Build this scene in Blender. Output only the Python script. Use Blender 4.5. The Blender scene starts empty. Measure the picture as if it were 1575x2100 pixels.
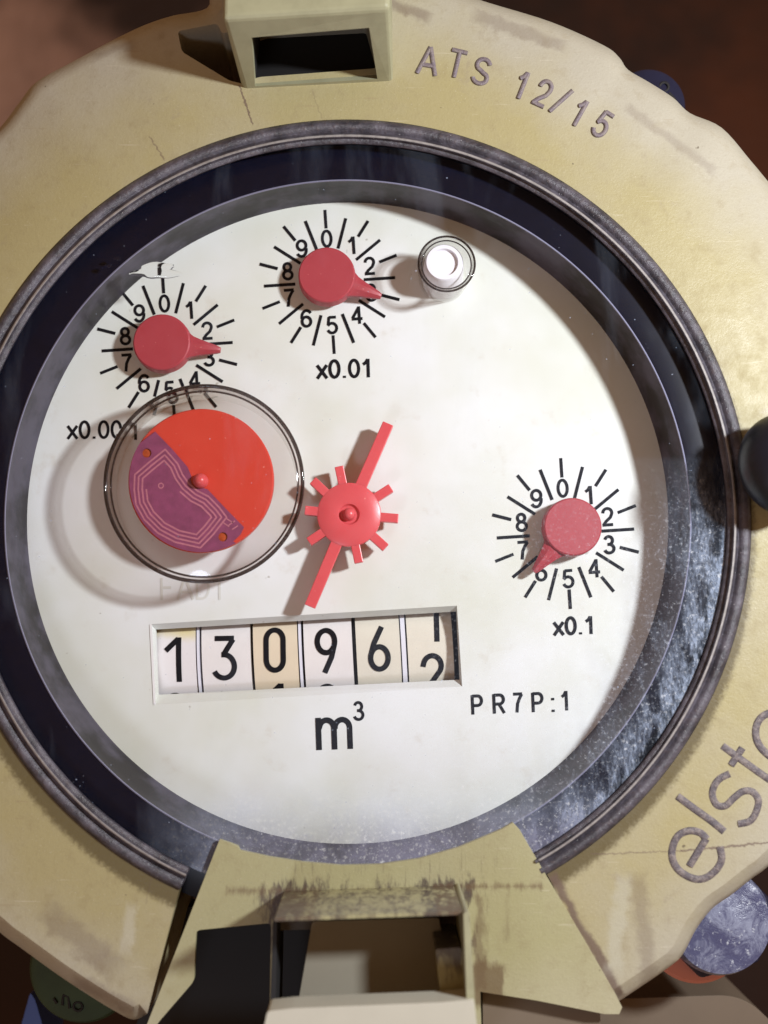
import bpy, bmesh, math, random
from mathutils import Vector, Matrix
random.seed(4)
SC = bpy.context.scene
SC.unit_settings.system = 'METRIC'
SC.unit_settings.scale_length = 0.01          # one unit is one centimetre
COL = SC.collection
# ------------------------------------------------------------------ camera
F = 2400.0; CX = 787.5; CY = 1050.0; VX, VY = 770.0, 1300.0; H = 13.0
zw = -Vector(((VX-CX)/F, -(VY-CY)/F, -1)).normalized()
yw0 = Vector((0, 1, 0))
xw = yw0.cross(zw).normalized()
yw = zw.cross(xw).normalized()
R = Matrix((xw, yw, zw))                       # world <- camera rotation
cam_d = bpy.data.cameras.new('camera'); cam = bpy.data.objects.new('camera', cam_d); COL.objects.link(cam)
cam.matrix_world = Matrix.Translation((0, 0, H)) @ R.to_4x4()
cam_d.sensor_fit = 'VERTICAL'; cam_d.sensor_height = 36.0; cam_d.lens = F*36/2100
cam_d.clip_start = 0.1; cam_d.clip_end = 500
cam_d.dof.use_dof = True; cam_d.dof.focus_distance = 12.9; cam_d.dof.aperture_fstop = 0.22
SC.camera = cam
def P(px, py, z=0.0):
    """the place at height z (cm above the dial) that the photograph shows at px, py"""
    d = R @ Vector(((px-CX)/F, -(py-CY)/F, -1))
    t = (z-H)/d.z
    return Vector((0, 0, H)) + d*t
# ------------------------------------------------------------------ light
w = bpy.data.worlds.new('World'); SC.world = w; w.use_nodes = True
w.node_tree.nodes['Background'].inputs[0].default_value = (1.0, 0.54, 0.26, 1)
w.node_tree.nodes['Background'].inputs[1].default_value = 0.27
def lamp(name, loc, target, size, power, col):
    l = bpy.data.lights.new(name, 'AREA'); l.shape = 'DISK'; l.size = size; l.energy = power; l.color = col
    o = bpy.data.objects.new(name, l); COL.objects.link(o); o.location = loc
    o.rotation_euler = (Vector(target)-Vector(loc)).to_track_quat('-Z', 'Y').to_euler()
    return o
C0 = P(713, 1073, 0)
LP = P(713, 1073, 0) + Vector((11.6, 3.6, 13.2))
lamp('torch', LP, C0, 1.5, 3900, (0.93, 0.97, 1.0))
lamp('fill_lamp', Vector((-5.0, -11.5, 15)), C0, 4.0, 520, (0.74, 0.83, 1.0))  # added fill lamp, evens out the far side; no such source known
SC.view_settings.view_transform = 'Standard'; SC.view_settings.look = 'None'
SC.view_settings.exposure = 0.1; SC.view_settings.gamma = 1.0
SC.cycles.max_bounces = 10; SC.cycles.transparent_max_bounces = 12; SC.cycles.transmission_bounces = 8
SC.cycles.sample_clamp_indirect = 3.0

# ------------------------------------------------------------------ material helpers
class NT:
    def __init__(s, name):
        s.m = bpy.data.materials.new(name); s.m.use_nodes = True; s.t = s.m.node_tree
        s.bs = s.t.nodes['Principled BSDF']; s.out = s.t.nodes['Material Output']
        s.co = None
    def n(s, typ, **kw):
        x = s.t.nodes.new(typ)
        for k, v in kw.items(): setattr(x, k, v)
        return x
    def link(s, a, b): s.t.links.new(a, b)
    def inp(s, sock, v):
        if isinstance(v, (int, float)): sock.default_value = v
        elif isinstance(v, (tuple, list)): sock.default_value = (*v, 1) if len(v) == 3 and len(sock.default_value) == 4 else v
        else: s.link(v, sock)
    def coord(s):
        if s.co is None: s.co = s.n('ShaderNodeTexCoord').outputs['Object']
        return s.co
    def noise(s, scale, detail=4, rough=.55, vec=None, stretch=None, dist=0):
        x = s.n('ShaderNodeTexNoise'); x.inputs['Scale'].default_value = scale; x.inputs['Detail'].default_value = detail
        x.inputs['Roughness'].default_value = rough; x.inputs['Distortion'].default_value = dist
        v = vec or s.coord()
        if stretch:
            mp = s.n('ShaderNodeMapping'); s.link(v, mp.inputs[0]); mp.inputs['Scale'].default_value = stretch[0]
            mp.inputs['Rotation'].default_value = stretch[1] if len(stretch) > 1 else (0, 0, 0); v = mp.outputs[0]
        s.link(v, x.inputs['Vector']); return x.outputs['Fac']
    def math(s, op, a, b=0.0, c=None, clamp=False):
        x = s.n('ShaderNodeMath', operation=op); x.use_clamp = clamp
        s.inp(x.inputs[0], a); s.inp(x.inputs[1], b)
        if c is not None: s.inp(x.inputs[2], c)
        return x.outputs[0]
    def ramp(s, v, a, b, lo=0.0, hi=1.0):
        x = s.n('ShaderNodeMapRange', interpolation_type='SMOOTHSTEP'); s.inp(x.inputs[0], v)
        x.inputs[1].default_value = a; x.inputs[2].default_value = b; x.inputs[3].default_value = lo; x.inputs[4].default_value = hi
        return x.outputs[0]
    def mix(s, f, a, b):
        x = s.n('ShaderNodeMix', data_type='RGBA'); s.inp(x.inputs[0], f); s.inp(x.inputs[6], a); s.inp(x.inputs[7], b)
        return x.outputs[2]
    def xyz(s):
        x = s.n('ShaderNodeSeparateXYZ'); s.link(s.coord(), x.inputs[0]); return x.outputs
    def bump(s, h, strength=.3, dist=.02):
        x = s.n('ShaderNodeBump'); s.link(h, x.inputs['Height']); x.inputs['Strength'].default_value = strength; x.inputs['Distance'].default_value = dist
        s.link(x.outputs[0], s.bs.inputs['Normal'])
    def set(s, color=None, rough=None, metal=None, spec=None, **kw):
        if color is not None: s.inp(s.bs.inputs['Base Color'], color)
        if rough is not None: s.inp(s.bs.inputs['Roughness'], rough)
        if metal is not None: s.inp(s.bs.inputs['Metallic'], metal)
        if spec is not None: s.inp(s.bs.inputs['Specular IOR Level'], spec)
        for k, v in kw.items(): s.inp(s.bs.inputs[k.replace('_', ' ')], v)
        return s.m
    def box(s, cx, cy, hx, hy, soft=.12, nz=None, amt=.25):
        """stain mask: a soft patch about cx, cy (cm) with a ragged outline"""
        X, Y, Z = s.xyz()
        ax = s.math('SUBTRACT', s.math('ABSOLUTE', s.math('SUBTRACT', X, cx)), hx)
        ay = s.math('SUBTRACT', s.math('ABSOLUTE', s.math('SUBTRACT', Y, cy)), hy)
        d = s.math('MAXIMUM', ax, ay)
        if nz is not None: d = s.math('ADD', d, s.math('MULTIPLY', s.math('SUBTRACT', nz, .5), amt*2))
        return s.ramp(d, soft, -soft)

def _line(s, a, b, wd, z, nz):
    A = P(a[0], a[1], z); B = P(b[0], b[1], z); X, Y, Z = s.xyz(); d = (B-A); L = d.length; d /= L
    rx = s.math('SUBTRACT', X, A.x); ry = s.math('SUBTRACT', Y, A.y)
    u = s.math('ADD', s.math('MULTIPLY', rx, d.x), s.math('MULTIPLY', ry, d.y))
    v = s.math('ABSOLUTE', s.math('ADD', s.math('ADD', s.math('MULTIPLY', rx, -d.y), s.math('MULTIPLY', ry, d.x)), s.math('MULTIPLY', s.math('SUBTRACT', nz, .5), max(wd*2.5, .06))))
    e = s.math('MAXIMUM', s.math('SUBTRACT', 0.0, u), s.math('SUBTRACT', u, L))
    dd = s.math('MAXIMUM', v, s.math('MULTIPLY', e, .5))
    return s.ramp(dd, wd*1.3, wd*.3)
NT.line = _line
def simple(name, col, rough=.5, metal=0, spec=.5, nscale=0, namt=.1, bump=0, bscale=30, **kw):
    t = NT(name)
    c = col
    if nscale:
        n = t.noise(nscale, 5)
        c = t.mix(n, [x*(1-namt) for x in col], [min(1, x*(1+namt)) for x in col])
    if bump: t.bump(t.noise(bscale, 4), bump, .01)
    return t.set(c, rough, metal, spec, **kw)

def cream(name, base=(.365, .315, .16), pale=(.41, .38, .305), bracket=False):
    t = NT(name)
    n1 = t.noise(.55, 5, .6); n2 = t.noise(5, 6, .65); n3 = t.noise(24, 3, .6)
    X, Y, Z = t.xyz()
    # faded plastic: paler and greyer towards the outer edge, yellower near the bezel
    dx = t.math('SUBTRACT', X, C0.x); dy = t.math('SUBTRACT', Y, C0.y)
    rr = t.math('SQRT', t.math('ADD', t.math('MULTIPLY', dx, dx), t.math('MULTIPLY', dy, dy)))
    fade = t.math('ADD', t.ramp(rr, 4.55, 5.9), t.math('MULTIPLY', t.math('SUBTRACT', n1, .5), 2.0), clamp=True)
    c = t.mix(fade, base, pale)
    c = t.mix(t.math('MULTIPLY', t.ramp(n2, .5, .75), .30), c, (.24, .18, .09)); grit = t.noise(42, 4, .75); c = t.mix(t.math('MULTIPLY', t.ramp(grit, .52, .72), .18), c, (.16, .12, .07)); c = t.mix(t.math('MULTIPLY', t.ramp(t.noise(60, 2, .5), .66, .76), .35), c, (.62, .58, .48))
    c = t.mix(t.math('MULTIPLY', t.ramp(t.noise(1.7, 6, .7, dist=.6), .60, .74), .45), c, (.27, .22, .17))
    sp = t.ramp(t.noise(9, 2, .4), .765, .80)
    c = t.mix(t.math('MULTIPLY', sp, .75), c, (.10, .075, .05))
    scr = t.ramp(t.noise(6, 5, .6, stretch=((.22, 3.0, 1), (0, 0, 1.25))), .665, .72)
    c = t.mix(t.math('MULTIPLY', scr, .28), c, (.28, .2, .12))
    scr2 = t.ramp(t.noise(7, 5, .6, stretch=((.25, 3.4, 1), (0, 0, -.5))), .66, .72)
    c = t.mix(t.math('MULTIPLY', scr2, .18), c, (.75, .7, .58))
    # grime packed along the bezel joint
    gj = t.math('MULTIPLY', t.ramp(t.math('ADD', rr, t.math('MULTIPLY', t.math('SUBTRACT', n2, .5), .12)), 4.33, 4.22), .75)
    if not bracket:
        gx = P(713, 1073, .78); dx2 = t.math('SUBTRACT', X, gx.x); dy2 = t.math('SUBTRACT', Y, gx.y)
        r2 = t.math('SQRT', t.math('ADD', t.math('MULTIPLY', dx2, dx2), t.math('MULTIPLY', dy2, dy2)))
        gj = t.math('MULTIPLY', t.ramp(t.math('ADD', r2, t.math('MULTIPLY', t.math('SUBTRACT', n3, .5), .10)), 4.33, 4.235), .85)
        c = t.mix(gj, c, (.085, .06, .02))
        for a, b, wd, s in (((492, 178), (517, 252), .012, .8), ((308, 282), (337, 326), .009, .55), ((1140, 1810), (1268, 2035), .055, .85), ((1215, 1752), (1400, 1745), .009, .5), ((1400, 1745), (1578, 1728), .013, .75),
                            ((75, 560), (130, 640), .007, .3), ((20, 700), (60, 790), .007, .4), ((640, 185), (660, 243), .006, .3), ((1000, 40), (1130, 85), .09, .35), ((800, 5), (860, 30), .07, .5), ((1300, 230), (1450, 340), .06, .25),
                            ((1310, 1830), (1330, 1990), .10, .35), ((130, 1900), (200, 1960), .14, .35), ((180, 2030), (280, 2075), .10, .45), ((330, 1700), (300, 1850), .012, .2), ((215, 105), (250, 95), .08, .3)):
            c = t.mix(t.math('MULTIPLY', t.line(a, b, wd, .78, n3 if wd < .03 else n2), s), c, (.13, .085, .07))
        c = t.mix(t.math('MULTIPLY', t.line((1275, 1830), (1262, 1960), .10, .78, n2), .32), c, (.52, .52, .45))
        c = t.mix(t.math('MULTIPLY', t.line((268, 1880), (262, 1930), .07, .78, n2), .35), c, (.55, .54, .47))
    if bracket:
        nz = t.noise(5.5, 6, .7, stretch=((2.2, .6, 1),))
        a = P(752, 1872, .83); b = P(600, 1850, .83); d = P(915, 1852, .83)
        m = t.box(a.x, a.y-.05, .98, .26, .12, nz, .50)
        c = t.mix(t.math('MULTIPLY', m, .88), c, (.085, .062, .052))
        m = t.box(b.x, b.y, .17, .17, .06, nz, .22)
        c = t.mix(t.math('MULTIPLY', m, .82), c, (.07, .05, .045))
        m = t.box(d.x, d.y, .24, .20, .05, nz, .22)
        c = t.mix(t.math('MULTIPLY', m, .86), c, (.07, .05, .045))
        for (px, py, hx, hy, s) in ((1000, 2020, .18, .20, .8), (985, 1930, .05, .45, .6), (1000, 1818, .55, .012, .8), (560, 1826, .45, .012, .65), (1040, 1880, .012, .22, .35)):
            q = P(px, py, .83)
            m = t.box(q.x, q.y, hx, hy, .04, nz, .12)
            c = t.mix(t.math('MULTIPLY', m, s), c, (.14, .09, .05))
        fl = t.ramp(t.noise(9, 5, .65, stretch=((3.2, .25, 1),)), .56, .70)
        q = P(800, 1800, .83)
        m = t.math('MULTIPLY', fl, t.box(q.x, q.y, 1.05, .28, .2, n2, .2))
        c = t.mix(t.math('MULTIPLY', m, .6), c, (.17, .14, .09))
    h = t.math('ADD', t.math('ADD', t.math('MULTIPLY', n3, .4), t.math('MULTIPLY', grit, .5)), t.math('MULTIPLY', n2, .6))
    t.bump(h, .22, .03)
    rgh = t.ramp(n2, .3, .8, .38, .62)
    return t.set(c, rgh, 0, .45)

M = {}
M['cream'] = cream('aged_cream_plastic')
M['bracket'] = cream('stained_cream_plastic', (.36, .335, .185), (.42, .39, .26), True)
def lug_mat():
    t = NT('pale_green_plastic'); n2 = t.noise(4, 6, .6); n3 = t.noise(30, 3)
    c = t.mix(t.ramp(n2, .35, .8), (.36, .35, .225), (.30, .29, .185)); t.bump(n3, .12, .01)
    return t.set(c, .42, 0, .45)
M['lug'] = lug_mat()
def dial_mat():
    t = NT('white_dial_plastic')
    c = t.mix(t.ramp(t.noise(.45, 4), .3, .7), (.64, .66, .58), (.75, .775, .79))
    c = t.mix(t.math('MULTIPLY', t.ramp(t.noise(2.3, 6, .7), .56, .74), .30), c, (.50, .44, .34))
    c = t.mix(t.math('MULTIPLY', t.ramp(t.noise(7, 2, .4), .76, .80), .5), c, (.22, .19, .13))
    c = t.mix(t.math('MULTIPLY', t.ramp(t.noise(16, 2, .5), .77, .80), .45), c, (.3, .25, .2))
    t.bump(t.noise(60, 3), .05, .01)
    return t.set(c, .5, 0, .35)
M['dial'] = dial_mat()
M['print'] = simple('black_print', (.008, .008, .011), .7, spec=.1)
M['ghost'] = simple('faint_grey_print', (.63, .64, .60), .6)
M['edge_white'] = simple('window_bevel_white', (.80, .80, .80), .4)
def bezel_mat():
    t = NT('dirty_dark_bezel'); n = t.noise(3.5, 6, .7); n2 = t.noise(22, 5, .7)
    c = t.mix(t.ramp(n, .35, .7), (.030, .027, .036), (.12, .108, .135))
    c = t.mix(t.math('MULTIPLY', t.ramp(n2, .5, .7), .5), c, (.09, .06, .055))
    c = t.mix(t.ramp(t.noise(48, 2, .4), .74, .78), c, (.6, .58, .6))
    t.bump(n2, .5, .03); return t.set(c, .38, 0, .6)
M['bezel'] = bezel_mat()
M['bezel_edge'] = simple('worn_bezel_edge', (.30, .28, .275), .5, nscale=14, namt=.5, bump=.5, bscale=40)
M['gasket'] = simple('glossy_black_gasket', (.0025, .0035, .012), .3, nscale=6, namt=.4, spec=.25)
def wall_mat():
    t = NT('grey_register_wall'); n = t.ramp(t.noise(1.1, 5, .6), .40, .60)
    c = t.mix(n, (.016, .014, .018), (.075, .068, .095)); return t.set(c, .42, 0, .35)
M['wall'] = wall_mat()
M['lip'] = simple('grey_lavender_lip', (.25, .25, .36), .3)
def red(name, a, b, rough=.35, sss=.25):
    t = NT(name); c = t.mix(t.noise(3.5, 4), a, b)
    c = t.mix(t.math('MULTIPLY', t.ramp(t.noise(22, 3, .5), .68, .76), .35), c, (.9, .45, .4))
    t.bump(t.noise(40, 3), .08, .01)
    t.set(c, rough, 0, .5); t.bs.inputs['Subsurface Weight'].default_value = sss
    t.bs.inputs['Subsurface Radius'].default_value = (.12, .03, .025); t.bs.inputs['Subsurface Scale'].default_value = .5
    return t.m
M['pointer'] = red('crimson_pointer_plastic', (.35, .035, .05), (.42, .06, .075), .45)
M['rotor'] = red('coral_translucent_plastic', (.62, .07, .085), (.70, .12, .13), .33, .35)
M['disc'] = red('orange_red_disc_plastic', (.62, .042, .024), (.67, .07, .045), .42, .2)
M['plate'] = simple('violet_coil_plate', (.235, .05, .125), .5, nscale=11, namt=.38, bump=.15)
M['trace'] = simple('pink_coil_trace', (.46, .16, .22), .4, nscale=20, namt=.25)
M['hole'] = simple('rusty_hole', (.42, .07, .02), .35, nscale=20, namt=.6)
M['wheel'] = simple('ivory_wheel', (.74, .71, .70), .5, nscale=5, namt=.06)
M['wheel_y'] = simple('yellowed_wheel', (.70, .60, .45), .5, nscale=5, namt=.06)
M['wheel_c'] = simple('cream_wheel', (.68, .64, .54), .5, nscale=5, namt=.07)
M['spacer'] = simple('white_spacer', (.72, .72, .80), .45)
M['dark'] = simple('dark_part_and_recess_shade', (.012, .011, .012), .7)  # near black: dark parts, and painted shade inside recesses
M['plug'] = simple('white_plug', (.80, .79, .84), .3)
def raised(name, col):
    t = NT(name); n = t.noise(17, 5, .7)
    c = t.mix(t.ramp(n, .42, .66), col, (.23, .19, .18)); t.bump(n, .6, .03); return t.set(c, .5)
M['mark'] = raised('grimy_violet_relief', (.105, .088, .10))
M['mark2'] = raised('grimy_faint_relief', (.17, .135, .16))
def clear(name, tint=(1, 1, 1), edge=(.25, .2, .2), gl=.04, power=4.0):
    """thin clear plastic: transparent, reflecting more at grazing view, darker where one looks along the wall"""
    t = NT(name); nt = t.t; nt.nodes.remove(t.bs)
    lw = t.n('ShaderNodeLayerWeight'); lw.inputs[0].default_value = .5
    f = t.math('POWER', lw.outputs['Facing'], power)
    tr = t.n('ShaderNodeBsdfTransparent'); t.link(t.mix(f, tint, edge), tr.inputs[0])
    g = t.n('ShaderNodeBsdfGlossy'); g.inputs['Roughness'].default_value = .06
    fr = t.math('ADD', t.math('MULTIPLY', t.math('POWER', lw.outputs['Facing'], 5.0), .9), .04)
    ms = t.n('ShaderNodeMixShader'); t.link(fr, ms.inputs[0]); t.link(tr.outputs[0], ms.inputs[1]); t.link(g.outputs[0], ms.inputs[2])
    t.link(ms.outputs[0], t.out.inputs[0]); return t.m
M['clear'] = clear('clear_dome_plastic', (.975, .965, .955), (.5, .46, .45))
M['wallclear'] = clear('clear_wall_plastic', (.995, .99, .985), (.88, .85, .82), power=6.0)
def refr(name, col=(1, 1, 1)):
    t = NT(name); t.set(col, .02, 0, .5); t.bs.inputs['Transmission Weight'].default_value = 1; t.bs.inputs['IOR'].default_value = 1.47
    return t.m
M['refr'] = refr('dark_contour_plastic', (.12, .10, .10))  # dark tint stands in for the black refraction contour of the clear rims
def glass_mat():
    t = NT('dusty_glass_lit_veil'); nt = t.t; nt.nodes.remove(t.bs)
    X, Y, Z = t.xyz(); G = .755
    g0 = P(713, 1073, G)
    dx = t.math('SUBTRACT', X, g0.x); dy = t.math('SUBTRACT', Y, g0.y)
    rr = t.math('SQRT', t.math('ADD', t.math('MULTIPLY', dx, dx), t.math('MULTIPLY', dy, dy)))
    # dust lit by the torch, painted as a film: its upper edge runs across the right half, its left edge slants down to the window
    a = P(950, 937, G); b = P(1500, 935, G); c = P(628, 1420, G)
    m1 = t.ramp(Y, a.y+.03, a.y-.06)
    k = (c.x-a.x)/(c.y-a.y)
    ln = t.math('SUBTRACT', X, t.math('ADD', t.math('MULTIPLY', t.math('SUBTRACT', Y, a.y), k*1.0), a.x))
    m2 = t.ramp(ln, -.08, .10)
    lit_veil = t.math('MULTIPLY', m1, m2)
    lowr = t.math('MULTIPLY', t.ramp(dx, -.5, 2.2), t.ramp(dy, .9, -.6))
    bott = t.math('MULTIPLY', t.ramp(dy, -2.55, -3.4), t.ramp(dx, -2.2, -.8))  # grey-lavender haze and reflection painted over the lower dial
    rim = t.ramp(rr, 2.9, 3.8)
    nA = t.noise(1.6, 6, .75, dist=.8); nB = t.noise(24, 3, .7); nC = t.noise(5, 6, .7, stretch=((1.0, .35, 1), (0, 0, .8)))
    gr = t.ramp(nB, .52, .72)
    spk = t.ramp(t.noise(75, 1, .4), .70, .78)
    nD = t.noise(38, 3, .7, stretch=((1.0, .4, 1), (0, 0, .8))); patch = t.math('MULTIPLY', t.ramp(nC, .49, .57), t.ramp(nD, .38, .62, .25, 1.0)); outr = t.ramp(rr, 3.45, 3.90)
    f = t.math('MULTIPLY', lit_veil, .022)
    f = t.math('ADD', f, t.math('MULTIPLY', t.math('MULTIPLY', lit_veil, lowr), t.math('MULTIPLY', gr, .13)))
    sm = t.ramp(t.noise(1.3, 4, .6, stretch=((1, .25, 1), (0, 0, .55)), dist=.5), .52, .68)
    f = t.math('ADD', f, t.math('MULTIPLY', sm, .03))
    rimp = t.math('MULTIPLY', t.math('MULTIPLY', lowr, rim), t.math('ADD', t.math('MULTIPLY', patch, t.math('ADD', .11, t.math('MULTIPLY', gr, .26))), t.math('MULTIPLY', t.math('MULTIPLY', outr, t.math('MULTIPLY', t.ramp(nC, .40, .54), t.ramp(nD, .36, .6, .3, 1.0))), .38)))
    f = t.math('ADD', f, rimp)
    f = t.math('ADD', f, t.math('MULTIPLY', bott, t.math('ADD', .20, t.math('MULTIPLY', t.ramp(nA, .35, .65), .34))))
    f = t.math('ADD', f, t.math('MULTIPLY', spk, t.math('ADD', t.math('MULTIPLY', t.math('MULTIPLY', lowr, lit_veil), .30), t.math('MULTIPLY', bott, .30))))
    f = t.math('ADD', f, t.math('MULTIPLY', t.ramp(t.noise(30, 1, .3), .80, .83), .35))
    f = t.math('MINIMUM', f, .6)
    tr = t.n('ShaderNodeBsdfTransparent'); tr.inputs[0].default_value = (.99, .99, 1, 1)
    gl = t.n('ShaderNodeBsdfGlossy'); gl.inputs['Roughness'].default_value = .03
    lw = t.n('ShaderNodeLayerWeight'); lw.inputs[0].default_value = .5
    fr = t.math('ADD', t.math('MULTIPLY', t.math('POWER', lw.outputs['Facing'], 5.0), .9), .012)
    ms = t.n('ShaderNodeMixShader'); t.link(fr, ms.inputs[0]); t.link(tr.outputs[0], ms.inputs[1]); t.link(gl.outputs[0], ms.inputs[2])
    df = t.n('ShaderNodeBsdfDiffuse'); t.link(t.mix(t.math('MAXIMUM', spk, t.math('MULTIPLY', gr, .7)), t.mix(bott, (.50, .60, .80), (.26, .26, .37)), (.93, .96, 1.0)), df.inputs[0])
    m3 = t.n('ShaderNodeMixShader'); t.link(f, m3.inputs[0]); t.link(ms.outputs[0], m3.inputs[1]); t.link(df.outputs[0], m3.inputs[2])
    t.link(m3.outputs[0], t.out.inputs[0]); return t.m
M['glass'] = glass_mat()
M['water'] = refr('clear_water', (1, 1, 1)); M['water'].node_tree.nodes['Principled BSDF'].inputs['IOR'].default_value = 1.33
M['rubber'] = simple('blue_black_rubber', (.006, .008, .016), .35, nscale=2, namt=.5, bump=.1)
def cap_mat():
    t = NT('frosted_blue_cap'); n = t.noise(3.2, 6, .75, dist=1.0); n2 = t.noise(14, 5, .7)
    c = t.mix(t.ramp(n, .42, .66), (.07, .075, .15), (.24, .26, .36)); c = t.mix(t.ramp(n2, .58, .72), c, (.5, .53, .6))
    t.bump(n, .5, .04); return t.set(c, .25, 0, .6)
M['cap'] = cap_mat()
M['navy'] = simple('navy_plastic', (.012, .014, .035), .2, nscale=3, namt=.5, bump=.2)
M['coral'] = simple('coral_plastic', (.66, .24, .17), .5)
M['taupe'] = simple('taupe_plastic', (.16, .12, .085), .6, nscale=1, namt=.2)
M['palebar'] = simple('pale_plastic', (.52, .50, .42), .5, nscale=3, namt=.06, bump=.1)
M['tongue'] = simple('grey_tongue_plastic', (.27, .25, .20), .6, nscale=1, namt=.15)
M['green'] = simple('dark_green_brass', (.03, .055, .02), .7, metal=.0, nscale=2, namt=.6)
M['blue'] = simple('blue_sleeve', (.04, .09, .35), .5)
def floor_mat():
    t = NT('dark_brown_ground'); X, Y, Z = t.xyz(); n = t.noise(.12, 4, .6)
    a = t.mix(t.ramp(X, -14, 2), (.42, .26, .20), (.085, .022, .006))
    c = t.mix(t.ramp(Y, -6, 6), (.025, .006, .002), a)
    c = t.mix(t.ramp(n, .4, .62), (.02, .007, .004), c); t.bump(t.noise(3, 4), .3, .2); return t.set(c, .8)
M['floor'] = floor_mat()

# ------------------------------------------------------------------ object helpers
ROOT = bpy.data.objects.new('water_meter', None); COL.objects.link(ROOT)
ROOT.location = (C0.x, C0.y, -6.0); ROOT.empty_display_size = 1
ROOT['label'] = 'old cream plastic water meter with round glass over a white dial reading 130961'
ROOT['category'] = 'water meter'
def link(name, me, mat, parent=None, label=None, cat=None, smooth=None, group=None):
    o = bpy.data.objects.new(name, me); COL.objects.link(o)
    for m in (mat if isinstance(mat, (list, tuple)) else [mat]): me.materials.append(m)
    if smooth is not None:
        for p in me.polygons: p.use_smooth = True
        me.set_sharp_from_angle(angle=math.radians(smooth))
    if parent is not None:
        o.parent = parent
        base = ROOT.location if (parent is ROOT or parent.get('_in')) else Vector((0, 0, 0))
        if parent is ROOT:
            o.matrix_parent_inverse = Matrix.Translation(-ROOT.location)
    if label: o['label'] = label
    if cat: o['category'] = cat
    if group: o['group'] = group
    return o
def mk(bm, name, mat, parent=None, **kw):
    bmesh.ops.recalc_face_normals(bm, faces=bm.faces) if kw.pop('recalc', True) else None
    me = bpy.data.meshes.new(name); bm.to_mesh(me); bm.free()
    return link(name, me, mat, parent, **kw)
def bevel(o, wd, seg=3, ang=40):
    b = o.modifiers.new('bevel', 'BEVEL'); b.width = wd; b.segments = seg; b.limit_method = 'ANGLE'; b.angle_limit = math.radians(ang)
    b.harden_normals = False
def add_solid(bm, loops, zt, zb, zfun=None):
    """prism from px outlines: first loop outer, others holes"""
    tops, bots = [], []
    for lp in loops:
        pts = [P(x, y, zt if zfun is None else zfun(x, y)) for x, y in lp]
        tv = [bm.verts.new(p) for p in pts]; bv = [bm.verts.new((p.x, p.y, zb)) for p in pts]
        n = len(lp); te, be = [], []
        for i in range(n):
            j = (i+1) % n
            bm.faces.new((tv[i], tv[j], bv[j], bv[i]))
        for i in range(n):
            j = (i+1) % n
            tops.append(bm.edges.get((tv[i], tv[j]))); bots.append(bm.edges.get((bv[i], bv[j])))
    bmesh.ops.triangle_fill(bm, use_beauty=True, edges=tops)
    bmesh.ops.triangle_fill(bm, use_beauty=True, edges=bots)
def circ(cx, cy, r, n=96, a0=0, a1=360):
    full = abs(a1-a0) >= 360
    return [(cx+r*math.cos(math.radians(a0+(a1-a0)*i/(n if full else n-1))), cy+r*math.sin(math.radians(a0+(a1-a0)*i/(n if full else n-1)))) for i in range(n)]
def rounded(pts, r=8, seg=4, closed=True):
    out = []
    n = len(pts)
    for i in range(n):
        a, b, c = Vector(pts[i-1]), Vector(pts[i]), Vector(pts[(i+1) % n])
        d1 = (a-b); d2 = (c-b); k = min(r, d1.length*.45, d2.length*.45)
        p = b+d1.normalized()*k; q = b+d2.normalized()*k
        for s in range(seg+1):
            t = s/seg; out.append(tuple((1-t)**2*p+2*t*(1-t)*b+t*t*q))
    return out
def lathe_px(bm, prof, n=256, a0=0, a1=360, cx=713, cy=1073):
    """prof: (radius in px as seen, height); each level is centred under the same seen centre"""
    full = abs(a1-a0) >= 360; rings = []
    for r, z in prof:
        rings.append([bm.verts.new(P(x, y, z)) for x, y in circ(cx, cy, r, n, a0, a1)])
    for k in range(len(rings)-1):
        for i in range(n if full else n-1):
            j = (i+1) % n
            bm.faces.new((rings[k][i], rings[k][j], rings[k+1][j], rings[k+1][i]))
    return rings
def lathe(bm, c, prof, n=64):
    rings = []
    for r, z in prof:
        if r <= 1e-6: rings.append([bm.verts.new((c[0], c[1], c[2]+z))])
        else: rings.append([bm.verts.new((c[0]+r*math.cos(2*math.pi*i/n), c[1]+r*math.sin(2*math.pi*i/n), c[2]+z)) for i in range(n)])
    for k in range(len(rings)-1):
        A, B = rings[k], rings[k+1]
        for i in range(n):
            j = (i+1) % n
            if len(A) == 1 and len(B) == 1: continue
            if len(A) == 1: bm.faces.new((A[0], B[i], B[j]))
            elif len(B) == 1: bm.faces.new((A[i], A[j], B[0]))
            else: bm.faces.new((A[i], A[j], B[j], B[i]))

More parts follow.
